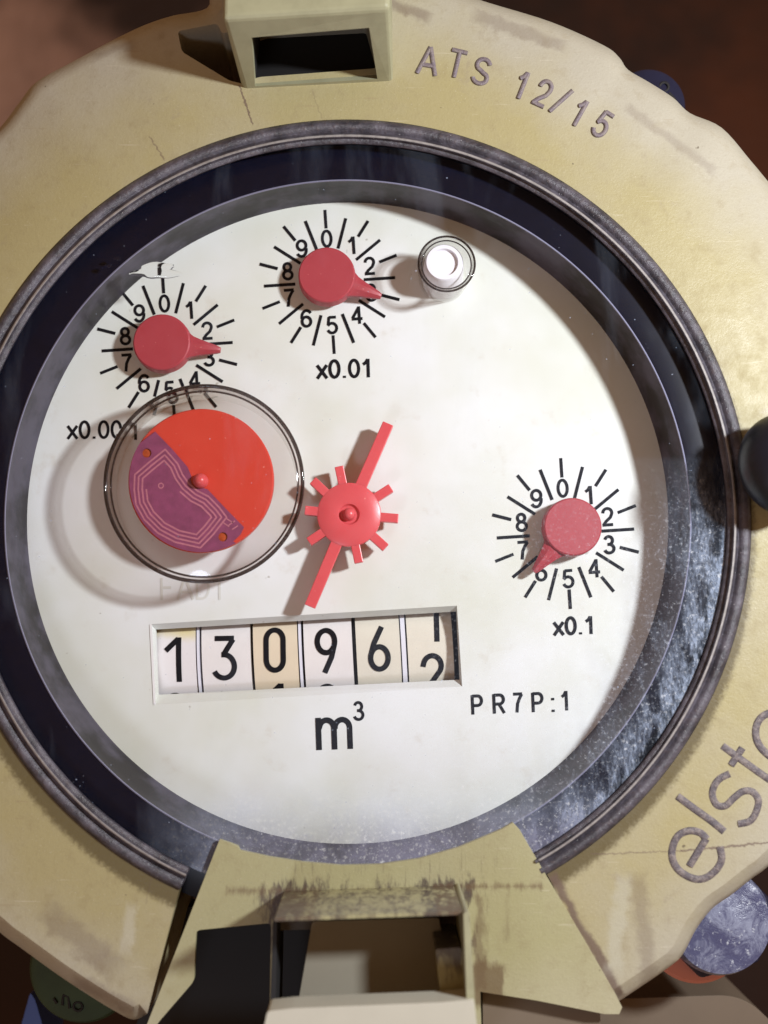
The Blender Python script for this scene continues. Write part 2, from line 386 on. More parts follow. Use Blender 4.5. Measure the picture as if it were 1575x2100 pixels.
# ------------------------------------------------------------------ stroke lettering (y up, cap height 1)
def arc(cx, cy, rx, ry, a0, a1, n=20):
    return [(cx+rx*math.cos(math.radians(a0+(a1-a0)*i/n)), cy+ry*math.sin(math.radians(a0+(a1-a0)*i/n))) for i in range(n+1)]
GL = {  # advance, strokes
 '0': (.60, [arc(.28, .5, .205, .445, 90, 450, 32)]),
 '1': (.60, [[(.10, .70), (.22, .80), (.31, .97)], [(.325, 1.0), (.325, 0)]]),
 '2': (.60, [[(.07, .70)] + arc(.275, .715, .20, .235, 170, -25, 14) + [(.40, .46), (.20, .25), (.075, .055)], [(.03, .055), (.50, .055)]]),
 '3': (.60, [arc(.26, .735, .17, .215, 165, -90, 14), [(.20, .52), (.26, .52)] + arc(.265, .285, .21, .235, 90, -165, 16)]),
 '4': (.60, [[(.37, 0), (.37, 1.0)], [(.37, .95), (.05, .33)], [(.02, .29), (.52, .29)]]),
 '5': (.60, [[(.47, .945), (.13, .945)], [(.14, .97), (.085, .50)], [(.07, .475)] + arc(.26, .33, .215, .28, 140, -160, 18)]),
 '6': (.60, [arc(.275, .32, .205, .27, 0, 360, 24), arc(.30, .56, .235, .39, 35, 190, 14)]),
 '7': (.60, [[(.04, .945), (.50, .945)], [(.48, .93), (.36, .72), (.25, .45), (.20, 0)]]),
 '8': (.60, [arc(.275, .735, .165, .21, 0, 360, 22), arc(.275, .28, .205, .235, 0, 360, 22)]),
 '9': (.60, [arc(.275, .68, .205, .27, 0, 360, 24), arc(.25, .44, .235, .39, -145, 10, 14)]),
 'x': (.54, [[(.03, .72), (.47, 0)], [(.47, .72), (.03, 0)]]),
 '.': (.30, [[(.13, 0), (.13, .12)]]),
 ':': (.34, [[(.13, 0), (.13, .12)], [(.13, .60), (.13, .72)]]),
 '/': (.36, [[(.0, -.02), (.34, 1.02)]]),
 'P': (.70, [[(.09, 0), (.09, 1)], [(.09, .945), (.36, .945)] + arc(.36, .70, .20, .245, 90, -90, 14) + [(.09, .455)]]),
 'R': (.74, [[(.09, 0), (.09, 1)], [(.09, .945), (.38, .945)] + arc(.38, .715, .20, .23, 90, -90, 14) + [(.09, .485)], [(.34, .48), (.60, 0)]]),
 'A': (.72, [[(.03, 0), (.36, 1)], [(.36, 1), (.69, 0)], [(.15, .33), (.57, .33)]]),
 'T': (.66, [[(.33, 0), (.33, .95)], [(.03, .95), (.63, .95)]]),
 'S': (.68, [arc(.33, .73, .235, .215, 15, 225, 16) + [(.30, .52), (.42, .45)] + arc(.33, .27, .26, .215, 40, -170, 16)]),
 'F': (.62, [[(.09, 0), (.09, 1)], [(.09, .95), (.55, .95)], [(.09, .52), (.5, .52)]]),
 'D': (.72, [[(.09, 0), (.09, 1)], [(.09, .945), (.3, .945)] + arc(.3, .5, .29, .445, 90, -90, 18) + [(.09, .055)]]),
 'm': (.9, [[(.07, 0), (.07, .75)], [(.07, .48)] + arc(.245, .50, .155, .19, 170, 0, 12) + [(.40, 0)], [(.42, .48)] + arc(.575, .50, .155, .19, 170, 0, 12) + [(.73, 0)]]),
}
# counter digits: narrower technical hand
CG = {
 '0': [arc(.24, .72, .19, .23, 0, 180, 14) + [(.05, .28)] + arc(.24, .28, .19, .23, 180, 360, 14) + [(.43, .72)]],
 '1': [[(.02, .70), (.30, .97)], [(.305, 1.0), (.305, 0)]],
 '3': [[(.03, .945), (.46, .945)], [(.44, .92), (.24, .60)], [(.18, .58), (.24, .58)] + arc(.23, .32, .235, .262, 90, -155, 20)],
 '9': [arc(.24, .70, .195, .25, 0, 360, 28), [(.425, .62), (.36, .35), (.20, 0)]],
 '6': [arc(.24, .30, .195, .25, 0, 360, 28), [(.055, .38), (.12, .62), (.30, 1.0)]],
 '2': [[(.03, .70)] + arc(.24, .72, .20, .23, 170, -30, 16) + [(.04, .055)], [(.02, .055), (.46, .055)]],
 '4': [[(.3, 0), (.3, .6)], [(.2, 1), (.04, .3), (.46, .3)]], '7': [[(.03, .945), (.46, .945)], [(.44, .93), (.2, 0)]],
}
def dense(pts, step):
    out = [Vector(pts[0])]
    for a, b in zip(pts, pts[1:]):
        a, b = Vector(a), Vector(b); L = (b-a).length
        if L < 1e-6: continue
        n = max(1, int(math.ceil(L/step)))
        for i in range(1, n+1): out.append(a.lerp(b, i/n))
    return out
def ribbon(bm, pts, wd, fn, prof=None, step=3.0, keep=None, cap=False):
    """strip of width wd (px) along pts (px); fn maps (x, y, h) to a place; prof lists (across -1..1, height)"""
    q = dense(pts, step)
    if len(q) < 2: return
    closed = (q[0]-q[-1]).length < 1e-3 and len(q) > 6
    if closed: q = q[:-1]
    prof = prof or [(-1, 0), (1, 0)]
    n = len(q); rows = []
    for i in range(n):
        if closed: a, b = q[i-1], q[(i+1) % n]
        else: a, b = q[max(0, i-1)], q[min(n-1, i+1)]
        d = (b-a)
        if d.length < 1e-9: d = Vector((1, 0))
        d.normalize(); nx = Vector((-d.y, d.x))
        rows.append([bm.verts.new(fn(q[i].x+nx.x*s*wd/2, q[i].y+nx.y*s*wd/2, h)) for s, h in prof])
    for i in range(n if closed else n-1):
        j = (i+1) % n
        mid = (q[i]+q[j])/2
        if keep and not keep(mid.x, mid.y): continue
        for k in range(len(prof)-1):
            bm.faces.new((rows[i][k], rows[j][k], rows[j][k+1], rows[i][k+1]))
    if cap and not closed and len(prof) > 2:
        bm.faces.new(rows[0]); bm.faces.new(rows[-1][::-1])
def place(strokes, cx, cy, h, rot, wid=.54, xs=1.0):
    """glyph strokes centred on px cx, cy, cap height h px, turned clockwise rot degrees"""
    ca, sa = math.cos(math.radians(rot)), math.sin(math.radians(rot)); out = []
    for s in strokes:
        o = []
        for x, y in s:
            u = (x-wid/2)*h*xs; v = -(y-.5)*h
            o.append((cx+u*ca-v*sa, cy+u*sa+v*ca))
        out.append(o)
    return out
ZL = [0]
def zfn(z):
    ZL[0] = (ZL[0]+1) % 7
    zz = z+ZL[0]*.0006
    return lambda x, y, h: P(x, y, zz+h)
def text(bm, s, cx, cy, h, rot, wd, z, keep=None, track=1.0, off=(0, 0), xs=1.2):
    track *= xs
    tot = sum(GL[c][0] for c in s)*track*h - .06*h
    ca, sa = math.cos(math.radians(rot)), math.sin(math.radians(rot)); x = -tot/2
    for c in s:
        adv, st = GL[c]
        for q in st:
            pts = [(cx+(x+a*h*xs)*ca-(-(b-.5)*h)*sa+off[0], cy+(x+a*h*xs)*sa+(-(b-.5)*h)*ca+off[1]) for a, b in q]
            ribbon(bm, pts, wd, zfn(z), step=3, keep=keep)
        x += adv*h*track

# ------------------------------------------------------------------ ground behind
def setkind(o, k='structure'): o['kind'] = k; return o
bm = bmesh.new(); bmesh.ops.create_grid(bm, x_segments=2, y_segments=2, size=60, matrix=Matrix.Translation((0, 0, -16)))
setkind(mk(bm, 'ground', M['floor']))

# ------------------------------------------------------------------ meter body hidden below the ring
bm = bmesh.new()
lathe(bm, (C0.x, C0.y, 0), [(0, -6), (3.0, -6), (3.4, -5.4), (3.6, -2.2), (4.05, -1.8), (4.05, -.6), (3.9, -.5), (0, -.5)], 96)
mk(bm, 'meter_body', M['dark'], ROOT, smooth=35)

# ------------------------------------------------------------------ housing ring
ZR = .78
def smooth_line(p, n=6):
    p = [Vector(a) for a in p]; out = []
    for i in range(len(p)-1):
        p0 = p[max(0, i-1)]; p1 = p[i]; p2 = p[i+1]; p3 = p[min(len(p)-1, i+2)]
        for k in range(n):
            t = k/n
            out.append(tuple(.5*((2*p1)+(-p0+p2)*t+(2*p0-5*p1+4*p2-p3)*t*t+(-p0+3*p1-3*p2+p3)*t**3)))
    out.append(tuple(p[-1])); return out
def inner_arc():
    a_r = math.degrees(math.atan2(1790-1073, 1120-713)); a_l = math.degrees(math.atan2(1815-1073, 372-713))
    # from left end, over left/top/right, to the right end (image angles, y down)
    return circ(713, 1073, 828, 200, a_l, a_r+360)
outer = [(1262, 2058), (1300, 2033), (1360, 1992), (1398, 1960), (1428, 1905), (1460, 1864), (1500, 1835), (1540, 1803), (1590, 1762), (1740, 1600), (1840, 1380),
         (1880, 1080), (1840, 820), (1720, 560), (1640, 450), (1575, 372), (1540, 330), (1480, 262), (1415, 232), (1380, 200), (1330, 168), (1288, 143), (1270, 118), (1238, 93),
         (1130, 45), (1000, 5), (900, -28), (760, -60), (560, -60), (440, -30), (425, 16), (355, 32), (300, 50), (240, 78), (150, 126), (75, 168), (40, 210), (0, 262), (-80, 345), (-200, 560), (-280, 800),
         (-300, 1080), (-260, 1400), (-160, 1690), (-60, 1850), (0, 1912), (40, 1942), (120, 2000), (190, 2046), (240, 2076), (274, 2091), (302, 2079)]
outer = smooth_line(outer, 5)
ring = inner_arc() + outer
def ring_z(x, y):
    r = math.hypot(x-713, y-1073)
    return ZR - (0 if r < 1010 else min(.30, (r-1010)/160*.22))
def inset_step(pts, d, only):
    out = []
    n = len(pts)
    for i, (x, y) in enumerate(pts):
        if not only[i]: out.append((x, y)); continue
        a, b = Vector(pts[i-1]), Vector(pts[(i+1) % n]); t = (b-a).normalized(); nn = Vector((-t.y, t.x))
        to = Vector((713, 1073))-Vector((x, y))
        if nn.dot(to) < 0: nn = -nn
        out.append((x+nn.x*d, y+nn.y*d))
    return out
only = [False]*200+[True]*len(outer); only[200] = False; only[-1] = False
hole = rounded([(364, 64), (446, 48), (456, 70), (540, 34), (750, 24), (772, 140), (530, 158), (498, 172), (470, 165), (373, 106)], 8)
bm = bmesh.new()
top = inset_step(ring, 26, only)
T = [bm.verts.new(P(x, y, ZR)) for x, y in top]
mid = inset_step(ring, 7, only)
Mv = [bm.verts.new(P(x, y, ZR-(.09 if only[i] else .03))) for i, (x, y) in enumerate(mid)]
O = [bm.verts.new(P(x, y, ZR-(.22 if only[i] else .06))) for i, (x, y) in enumerate(ring)]
B = [bm.verts.new((v.co.x, v.co.y, -1.0)) for v in O]
n = len(ring)
for A_, B_ in ((T, Mv), (Mv, O), (O, B)):
    for i in range(n):
        j = (i+1) % n; bm.faces.new((A_[i], A_[j], B_[j], B_[i]))
hv = [bm.verts.new(P(x, y, ZR)) for x, y in hole]; hb = [bm.verts.new((v.co.x, v.co.y, -1.0)) for v in hv]
for i in range(len(hv)):
    j = (i+1) % len(hv); bm.faces.new((hv[i], hv[j], hb[j], hb[i]))
te = [bm.edges.get((T[i], T[(i+1) % n])) for i in range(n)]+[bm.edges.get((hv[i], hv[(i+1) % len(hv)])) for i in range(len(hv))]
bmesh.ops.triangle_fill(bm, use_beauty=True, edges=te)
be = [bm.edges.get((B[i], B[(i+1) % n])) for i in range(n)]+[bm.edges.get((hb[i], hb[(i+1) % len(hb)])) for i in range(len(hb))]
bmesh.ops.triangle_fill(bm, use_beauty=True, edges=be)
RING = mk(bm, 'housing_ring', M['cream'], ROOT, smooth=32)

HALF = [(-1, 0), (-.85, .012), (-.45, .022), (0, .025), (.45, .022), (.85, .012), (1, 0)]
for ch, x, y, xs in (('A', 877, 124, 1), ('T', 936, 130, .95), ('S', 987, 146, .98), ('1', 1071, 174, .85), ('2', 1114, 191, 1), ('/', 1150, 206, 1.2), ('1', 1189, 231, .85), ('5', 1236, 255, 1)):
    rot = math.degrees(math.atan2(x-713, 1073-y)); wid = GL[ch][0]-.05
    bm = bmesh.new()
    for s in place(GL[ch][1], x, y, 57, rot, wid, xs):
        zz = ZR-.004+random.random()*.002
        ribbon(bm, s, 10, lambda a, b, h, zz=zz: P(a, b, zz+h), HALF, step=5, cap=True)
    mk(bm, 'raised_letter', M['mark2'], RING, smooth=60)
def z5(l): return [(1275+x/4.04, 1380+y/4.04) for x, y in l]
def smooth_line(p, n=6):
    p = [Vector(a) for a in p]; out = []
    for i in range(len(p)-1):
        p0 = p[max(0, i-1)]; p1 = p[i]; p2 = p[i+1]; p3 = p[min(len(p)-1, i+2)]
        for k in range(n):
            t = k/n
            out.append(tuple(.5*((2*p1)+(-p0+p2)*t+(2*p0-5*p1+4*p2-p3)*t*t+(-p0+3*p1-3*p2+p3)*t**3)))
    out.append(tuple(p[-1])); return out
LET = [[[(700, 1372), (560, 1600)], [(705, 1380), (650, 1325), (560, 1308), (472, 1345), (425, 1430), (418, 1530), (460, 1620), (540, 1682), (630, 1710), (712, 1690), (790, 1622), (828, 1540), (812, 1440)]],
       [[(462, 1022), (600, 1125), (740, 1225), (850, 1315)]],
       [[(895, 835), (810, 878), (762, 945), (752, 1020), (790, 1095), (860, 1100), (930, 1035), (1005, 982), (1082, 985), (1132, 1055), (1112, 1155), (1060, 1228), (965, 1252)]],
       [[(835, 605), (1030, 748), (1240, 895), (1330, 930), (1400, 890)], [(1000, 620), (905, 765)]],
       [[(1400, 420), (1300, 330), (1205, 340), (1140, 388), (1110, 470), (1122, 565), (1180, 650), (1270, 710), (1370, 690), (1450, 600)], [(1400, 420), (1260, 650)]]]
for letter in LET:
    bm = bmesh.new()
    for l in letter:
        zz = ZR-.004+random.random()*.004
        ribbon(bm, smooth_line(z5(l)), 16, lambda a, b, h, zz=zz: P(a, b, zz+h*.6), HALF, step=4, cap=True)
    mk(bm, 'raised_letter', M['mark'], RING, smooth=60, label='large grimy violet raised letter at the lower right')

# ------------------------------------------------------------------ bezel, gasket, wall
aL = math.degrees(math.atan2(1815-1073, 372-713)); aR = math.degrees(math.atan2(1790-1073, 1120-713))+360
aR2 = aR+.6
bm = bmesh.new()
prof = [(829, .68), (827, .80), (821, .835), (812, .835), (807, .815), (803, .80), (799, .825), (796, .855)]
prof2 = [(792, .855), (788, .81), (782, .805), (778, .785), (776, .60)]
rings = lathe_px(bm, prof+prof2, 256, aL, aR2)
bm.faces.new([r[0] for r in rings] ) if False else None
# closed ends
for idx in (0, -1):
    vs = [r[idx] for r in rings]
    low = [bm.verts.new((v.co.x, v.co.y, .5)) for v in vs]
    for a in range(len(vs)-1): bm.faces.new((vs[a], vs[a+1], low[a+1], low[a]))
BZ = mk(bm, 'bezel_ring', M['bezel'], ROOT, smooth=50)
bm = bmesh.new()
lathe_px(bm, [(797.3, .845), (796.4, .860), (793.4, .861), (791.5, .848)], 256, aL, aR)
mk(bm, 'bezel_edge', M['bezel_edge'], BZ, smooth=60, label='thin worn pale edge of the bezel')
bm = bmesh.new()
lathe_px(bm, [(829, .50), (776, .605), (766, .612), (712, .605), (703.5, .60), (703, .56)], 256)
mk(bm, 'gasket_ring', M['gasket'], ROOT, smooth=50)
bm = bmesh.new()
lathe_px(bm, [(705.2, .600), (705, .612), (703, .616), (701.6, .606), (701.5, .59)], 256)
mk(bm, 'gasket_lip', M['lip'], ROOT, smooth=60)
bm = bmesh.new()
lathe_px(bm, [(702.5, .60), (700, .52), (690, .40), (672, .16), (661, .03), (657, -.004), (657, -.3)], 256)
mk(bm, 'register_wall', M['wall'], ROOT, smooth=60)

# ------------------------------------------------------------------ dial face with counter window
WT = [(309, 1280), (937, 1242), (948, 1408), (317, 1445)]        # bevel outside
WI = [(319, 1291), (936, 1254), (943, 1394), (324, 1425)]        # opening
bm = bmesh.new()
oc = [bm.verts.new(P(x, y, 0)) for x, y in circ(713, 1073, 660, 256)]
ic = [bm.verts.new(P(x, y, 0)) for x, y in WT]
ii = [bm.verts.new(P(x, y, -.10)) for x, y in WI]
id_ = [bm.verts.new((v.co.x, v.co.y, -.16)) for v in ii]
eds = [bm.edges.new((oc[i], oc[(i+1) % 256])) for i in range(256)]+[bm.edges.new((ic[i], ic[(i+1) % 4])) for i in range(4)]
bmesh.ops.triangle_fill(bm, use_beauty=True, edges=eds)
for i in range(4):
    j = (i+1) % 4
    bm.faces.new((ic[i], ic[j], ii[j], ii[i])); bm.faces.new((ii[i], ii[j], id_[j], id_[i]))
DIAL = mk(bm, 'dial_face', M['dial'], ROOT)

TILT = 3.7
CAPC = (418, 990); CAPR = 201
outk = lambda x, y: math.hypot(x-CAPC[0], y-CAPC[1]) > CAPR+2
ink = lambda x, y: math.hypot(x-CAPC[0], y-CAPC[1]) < CAPR-5
def scale(cx, cy, Rr, hid=None):
    bm = bmesh.new(); k = Rr/154.0
    passes = [(None, (0, 0))] if hid is None else [(outk, (0, 0)), (ink, (6, 10))]
    for keep, (ox, oy) in passes:
        for i in range(10):
            th = math.radians(i*36-TILT); s, c = math.sin(th), -math.cos(th)
            q = lambda r: (cx+ox+s*r*k, cy+oy+c*r*k)
            ribbon(bm, [q(115), q(155)], 6.2*k+.3, zfn(.004), keep=keep)
            for st in place(GL[str(i)][1], *q(93), 37.5*k, -TILT, .56, 1.22): ribbon(bm, st, 5.9*k+.3, zfn(.004), keep=keep, step=2.5)
            th = math.radians(i*36+18-TILT); s, c = math.sin(th), -math.cos(th)
            q2 = lambda r: (cx+ox+s*r*k, cy+oy+c*r*k)
            ribbon(bm, [q2(74), q2(141)], 6.2*k+.3, zfn(.004), keep=keep)
    return bm
for (cx, cy, rr, hid, nm) in ((676, 578, 147, None, 'upper dial scale, x0.01'), (1160, 1094, 154, None, 'right dial scale, x0.1'), (343, 711, 147, 1, 'left dial scale, x0.001, partly under the clear dome')):
    mk(scale(cx, cy, rr, hid), 'dial_scale', M['print'], DIAL, recalc=False, label=nm)
bm = bmesh.new(); text(bm, 'x0.01', 707, 756, 38, -1.5, 6.6, .004, track=.98)
mk(bm, 'multiplier_lettering', M['print'], DIAL, recalc=False)
bm = bmesh.new(); text(bm, 'x0.1', 1178, 1283, 37, -2, 6.6, .004, track=.98)
mk(bm, 'multiplier_lettering', M['print'], DIAL, recalc=False)
bm = bmesh.new(); text(bm, 'x0.001', 207, 881, 37, -.5, 5.8, .004, keep=outk, track=.98); text(bm, 'x0.001', 205, 881, 37, -.5, 5.8, .004, keep=lambda x, y: math.hypot(x-418, y-990) < 203, track=1.0, off=(12, 3))
mk(bm, 'multiplier_lettering', M['print'], DIAL, recalc=False)
bm = bmesh.new()
for st in place(GL['m'][1], 685, 1493, 88, -2, .80, 1.1): ribbon(bm, st, 11.5, zfn(.004), step=3)
for st in place(GL['3'][1], 735, 1458, 39, -2, .52, 1.1): ribbon(bm, st, 6.0, zfn(.004), step=3)
mk(bm, 'unit_lettering', M['print'], DIAL, recalc=False)
for ch, x, y in (('P', 978, 1445), ('R', 1023, 1443), ('7', 1062, 1441), ('P', 1102, 1440), (':', 1134, 1440), ('1', 1159, 1437)):
    bm = bmesh.new()
    for st in place(GL[ch][1], x, y, 40, -2.5, GL[ch][0]-.08, 1.0): ribbon(bm, st, 6.2, zfn(.004), step=3)
    mk(bm, 'code_letter', M['print'], DIAL, recalc=False)
bm = bmesh.new()
for ch, x in (('F', 340), ('A', 378), ('D', 415), ('1', 447)):
    for st in place(GL[ch][1], x, 1206, 48, -1, GL[ch][0]-.08): ribbon(bm, st, 5.0, zfn(.003), step=3, keep=lambda a, b: outk(a, b) and b > 1185)
mk(bm, 'faint_lettering', M['ghost'], DIAL, recalc=False)
bm = bmesh.new()
for a, b, wd in (((309, 1280), (317, 1445), 4.5),):
    ribbon(bm, [a, b], wd, zfn(.006))
mk(bm, 'window_edge', M['edge_white'], DIAL, recalc=False)

# ------------------------------------------------------------------ number wheels
ax0, ax1 = P(325, 1358, -.15), P(940, 1324, -.15)
U = (ax1-ax0).normalized(); Vv = Vector((0, 0, 1)).cross(U).normalized(); RW = .98; ZF = -.17
def wpos(px, py, h=0):
    p = P(px, py, ZF)-ax0; u = p.dot(U); v = p.dot(Vv)
    a = v/RW; r = RW+h
    return ax0*1.0 + U*u + Vv*(r*math.sin(a)) + Vector((0, 0, ZF-ax0.z-RW+r*math.cos(a)))
def drum(bm, xa, xb, h=0, cyl=True, n=72):
    yc = lambda x: 1358-(x-325)*34/615
    ends = []
    for x in (xa, xb):
        c = wpos(x, yc(x)); u = (P(x, yc(x), ZF)-ax0).dot(U); base = ax0+U*u
        base.z = ZF-RW
        ends.append([bm.verts.new(base+Vv*((RW+h)*math.sin(2*math.pi*i/n))+Vector((0, 0, (RW+h)*math.cos(2*math.pi*i/n)))) for i in range(n)])
    for i in range(n):
        j = (i+1) % n; bm.faces.new((ends[0][i], ends[0][j], ends[1][j], ends[1][i]))
    bm.faces.new(ends[0][::-1]); bm.faces.new(ends[1])
cur = [('1', '2', 319, 402, 355, 1353, 'wheel'), ('3', '4', 414, 514, 459, 1350, 'wheel'), ('0', '1', 520, 611, 562.5, 1333, 'wheel_y'), ('9', '0', 624, 723, 668, 1334, 'wheel'),
       ('6', '7', 731, 821, 777, 1331, 'wheel_c'), ('1', '2', 836, 929, 884, 1270, 'wheel_c')]
PITCH = 116
def wheel1():
    t = NT('stained_ivory_wheel'); q = P(360, 1292, -.2); nz = t.noise(4, 4)
    m = t.box(q.x, q.y, .25, .07, .09, nz, .1); return t.set(t.mix(t.math('MULTIPLY', m, .8), (.74, .71, .72), (.72, .60, .24)), .5)
M['wheel1'] = wheel1(); cur[0] = cur[0][:6]+('wheel1',)
for a, nx, xa, xb, cx, cy, mt in cur:
    bm = bmesh.new(); drum(bm, xa, xb)
    W = mk(bm, 'number_wheel', M[mt], ROOT, smooth=30, label='counter wheel showing %s' % a if a != '1' else ('leftmost counter wheel showing 1' if xa < 400 else 'rightmost counter wheel turning from 1 to 2'))
    bm = bmesh.new()
    for g, yy in ((a, cy), (nx, cy+PITCH+(5 if a == '6' else 0))):
        for st in place(CG[g], cx+(yy-cy)*.02, yy, 92, -2.2 if False else -1.0, .46 if g != '1' else .36, 1.0):
            hh = .004+random.random()*.004
            ribbon(bm, st, 10.8, lambda x, y, h, hh=hh: wpos(x, y, hh), step=3)
    mk(bm, 'wheel_digits', M['print'], W, recalc=False)
    # thin dark seam line moulded near the wheel edge, as in the photo
for xa, xb, h in ((404.5, 409.5, .015), (515.6, 518.4, -.12), (613.5, 619, .015), (725, 728.5, -.12), (823.5, 832.5, .015)):
    bm = bmesh.new(); drum(bm, xa, xb, h)
    mk(bm, 'wheel_spacer', M['spacer'] if h > 0 else M['dark'], ROOT, smooth=30)
bm = bmesh.new(); drum(bm, 300, 960, -.25)
mk(bm, 'wheel_axle', M['dark'], ROOT, smooth=30)
bm = bmesh.new(); lathe(bm, (P(630, 1340, 0).x, P(630, 1340, 0).y, 0), [(2.3, -.2), (2.3, -2.4), (0, -2.4)], 48)
mk(bm, 'counter_well', M['dark'], ROOT)

# ------------------------------------------------------------------ pointers
def pointer_mesh():
    bm = bmesh.new()
    zt = .28; zb = .12; r = .319
    lathe(bm, (0, 0, 0), [(0, zt), (r*.945, zt), (r*.985, zt-.010), (r, zt-.028), (r*1.015, zb), (r*.9, zb-.03), (.1, zb-.04), (.08, .02), (0, .02)], 72)
    # tapering arm along +x with a ridge
    sec = [(.20, .20, zt-.02), (.335, .115, zt-.03), (.42, .088, zt-.035), (.61, .042, zt-.055), (.645, .028, zt-.07)]
    rows = []
    for x, hw, z in sec:
        rows.append([bm.verts.new(p) for p in ((x, -hw, zb+.03), (x, -hw, z-.035), (x, -hw*.35, z), (x, hw*.35, z), (x, hw, z-.035), (x, hw, zb+.03))])
    for a, b in zip(rows, rows[1:]):
        for k in range(6):
            l = (k+1) % 6; bm.faces.new((a[k], a[l], b[l], b[k]))
    bm.faces.new(rows[0][::-1]); bm.faces.new(rows[-1])
    bmesh.ops.recalc_face_normals(bm, faces=bm.faces)
    me = bpy.data.meshes.new('dial_pointer'); bm.to_mesh(me); bm.free(); me.materials.append(M['pointer'])
    for p in me.polygons: p.use_smooth = True
    me.set_sharp_from_angle(angle=math.radians(24)); return me
pm = pointer_mesh()
for (kx, ky, tx, ty, lb) in ((670, 563, 781, 605, 'upper dial pointer, pointing to 3'), (331, 701, 453, 716, 'left dial pointer, pointing just before 3'), (1175, 1080, 1096, 1172, 'right dial pointer, pointing to 6')):
    o = bpy.data.objects.new('dial_pointer', pm); COL.objects.link(o); o.parent = ROOT
    c = P(kx, ky, .28); t_ = P(tx, ty, .22)
    o.matrix_parent_inverse = Matrix.Translation(-ROOT.location)
    o.location = (c.x, c.y, 0); o.rotation_euler = (0, 0, math.atan2(t_.y-c.y, t_.x-c.x)); o['label'] = lb

# ------------------------------------------------------------------ star rotor
RC = (716, 1055); zt = .30; zb = .17
bm = bmesh.new()
def bar(bm, a, b, w0, w1, zt, zb, zt2=None):
    a, b = Vector(a), Vector(b); d = (b-a).normalized(); nn = Vector((-d.y, d.x)); zt2 = zt if zt2 is None else zt2
    q = [(a+nn*w0/2, zt), (b+nn*w1/2, zt2), (b-nn*w1/2, zt2), (a-nn*w0/2, zt)]
    tv = [bm.verts.new(P(p.x, p.y, z)) for p, z in q]; bv = [bm.verts.new((v.co.x, v.co.y, zb)) for v in tv]
    bm.faces.new(tv); bm.faces.new(bv[::-1])
    for i in range(4): j = (i+1) % 4; bm.faces.new((tv[i], bv[i], bv[j], tv[j]))
c = P(*RC, zt); r1 = 66/F*(H-zt)
lathe(bm, (c.x, c.y, 0), [(0, .335), (.045, .33), (.066, .30), (.075, .285), (.095, .285), (.108, .30), (.115, .318), (.14, .322), (.20, .318), (r1-.02, zt+.006), (r1, zt-.006), (r1, zb), (.1, zb), (.08, .02), (0, .02)], 72)
HUB = mk(bm, 'star_rotor', M['rotor'], ROOT, smooth=40)
teeth = [(695, 956), (802, 1000), (817, 1063), (791, 1123), (736, 1154), (633, 1111), (625, 1046), (641, 985)]
for x, y in teeth:
    d = (Vector((x, y))-Vector(RC)).normalized(); bm = bmesh.new()
    bar(bm, Vector(RC)+d*56, (x, y), 18.5, 18.5, zt-.004, zb+.01)
    o = mk(bm, 'rotor_tooth', M['rotor'], HUB); bevel(o, .008, 2)
for x, y in ((796, 868), (635, 1244)):
    d = (Vector((x, y))-Vector(RC)).normalized(); bm = bmesh.new()
    sgn = 1 if y < 1000 else -1
    st = Vector((734, 1010)) if y < 1000 else Vector((695, 1102))
    bar(bm, st, (x, y), 24, 23, zt-.006, zb+.01)
    o = mk(bm, 'rotor_arm', M['rotor'], HUB); bevel(o, .008, 2)
bm = bmesh.new(); cc = c
lathe(bm, (cc.x, cc.y, 0), [(0, .40), (.03, .395), (.055, .375), (.066, .34), (.066, .28)], 32)
mk(bm, 'rotor_pin', M['rotor'], HUB, smooth=60)

# ------------------------------------------------------------------ detector disc under the dome
DC = (412, 985); dz = .50
bm = bmesh.new(); c = P(*DC, dz); rd = 150/F*(H-dz)
lathe(bm, (c.x, c.y, 0), [(0, dz), (rd-.012, dz), (rd, dz-.012), (rd, dz-.10), (rd-.02, dz-.11), (.25, dz-.11), (.22, .02), (0, .02)], 128)
DISC = mk(bm, 'detector_disc', M['disc'], ROOT, smooth=40)
arcp = circ(DC[0], DC[1], 147, 48, 61, 209)
chord = [(318, 885), (352, 920), (384, 957)] + [(DC[0]-3+19*math.cos(math.radians(a)), DC[1]-1+19*math.sin(math.radians(a))) for a in (205, 180, 150, 120, 90, 65)] + [(425, 1003), (460, 1040), (500, 1081), (493, 1096), (478, 1110)]
plate_out = arcp[::-1][::1]
poly = [(288, 908)] + chord + [p for p in arcp]
poly = poly[1:]+[poly[0]]
bm = bmesh.new()
holes = [circ(301, 929, 9.5, 24), circ(457, 1101, 9.5, 24)]
add_solid(bm, [poly]+holes, dz+.022, dz+.001)
PL = mk(bm, 'coil_plate', M['plate'], DISC)
for hx, hy in ((301, 929), (457, 1101)):
    bm = bmesh.new()
    q = P(hx, hy, dz+.003); lathe(bm, (q.x, q.y, dz+.003), [(0, .006), (.02, .004), (.047, .0)], 20)
    mk(bm, 'plate_rivet', M['hole'], DISC, smooth=60)
z1 = lambda l: [(100+x*.508, 750+y*.508) for x, y in l]
loop = z1([(470, 338), (405, 390), (347, 440), (345, 500), (352, 560), (385, 620), (440, 675), (510, 712), (612, 735), (665, 680), (718, 612), (688, 572), (645, 528), (600, 505), (565, 475), (540, 440), (520, 395)])
def inset(pts, d):
    n = len(pts); out = []
    ce = Vector((sum(p[0] for p in pts)/n, sum(p[1] for p in pts)/n))
    for i in range(n):
        p = Vector(pts[i]); t1 = (p-Vector(pts[i-1])).normalized(); t2 = (Vector(pts[(i+1) % n])-p).normalized()
        n1 = Vector((t1.y, -t1.x)); n2 = Vector((t2.y, -t2.x)); m = (n1+n2)
        m.normalize(); k = 1/max(.55, m.dot(n1)); out.append(tuple(p+m*d*k))
    return out
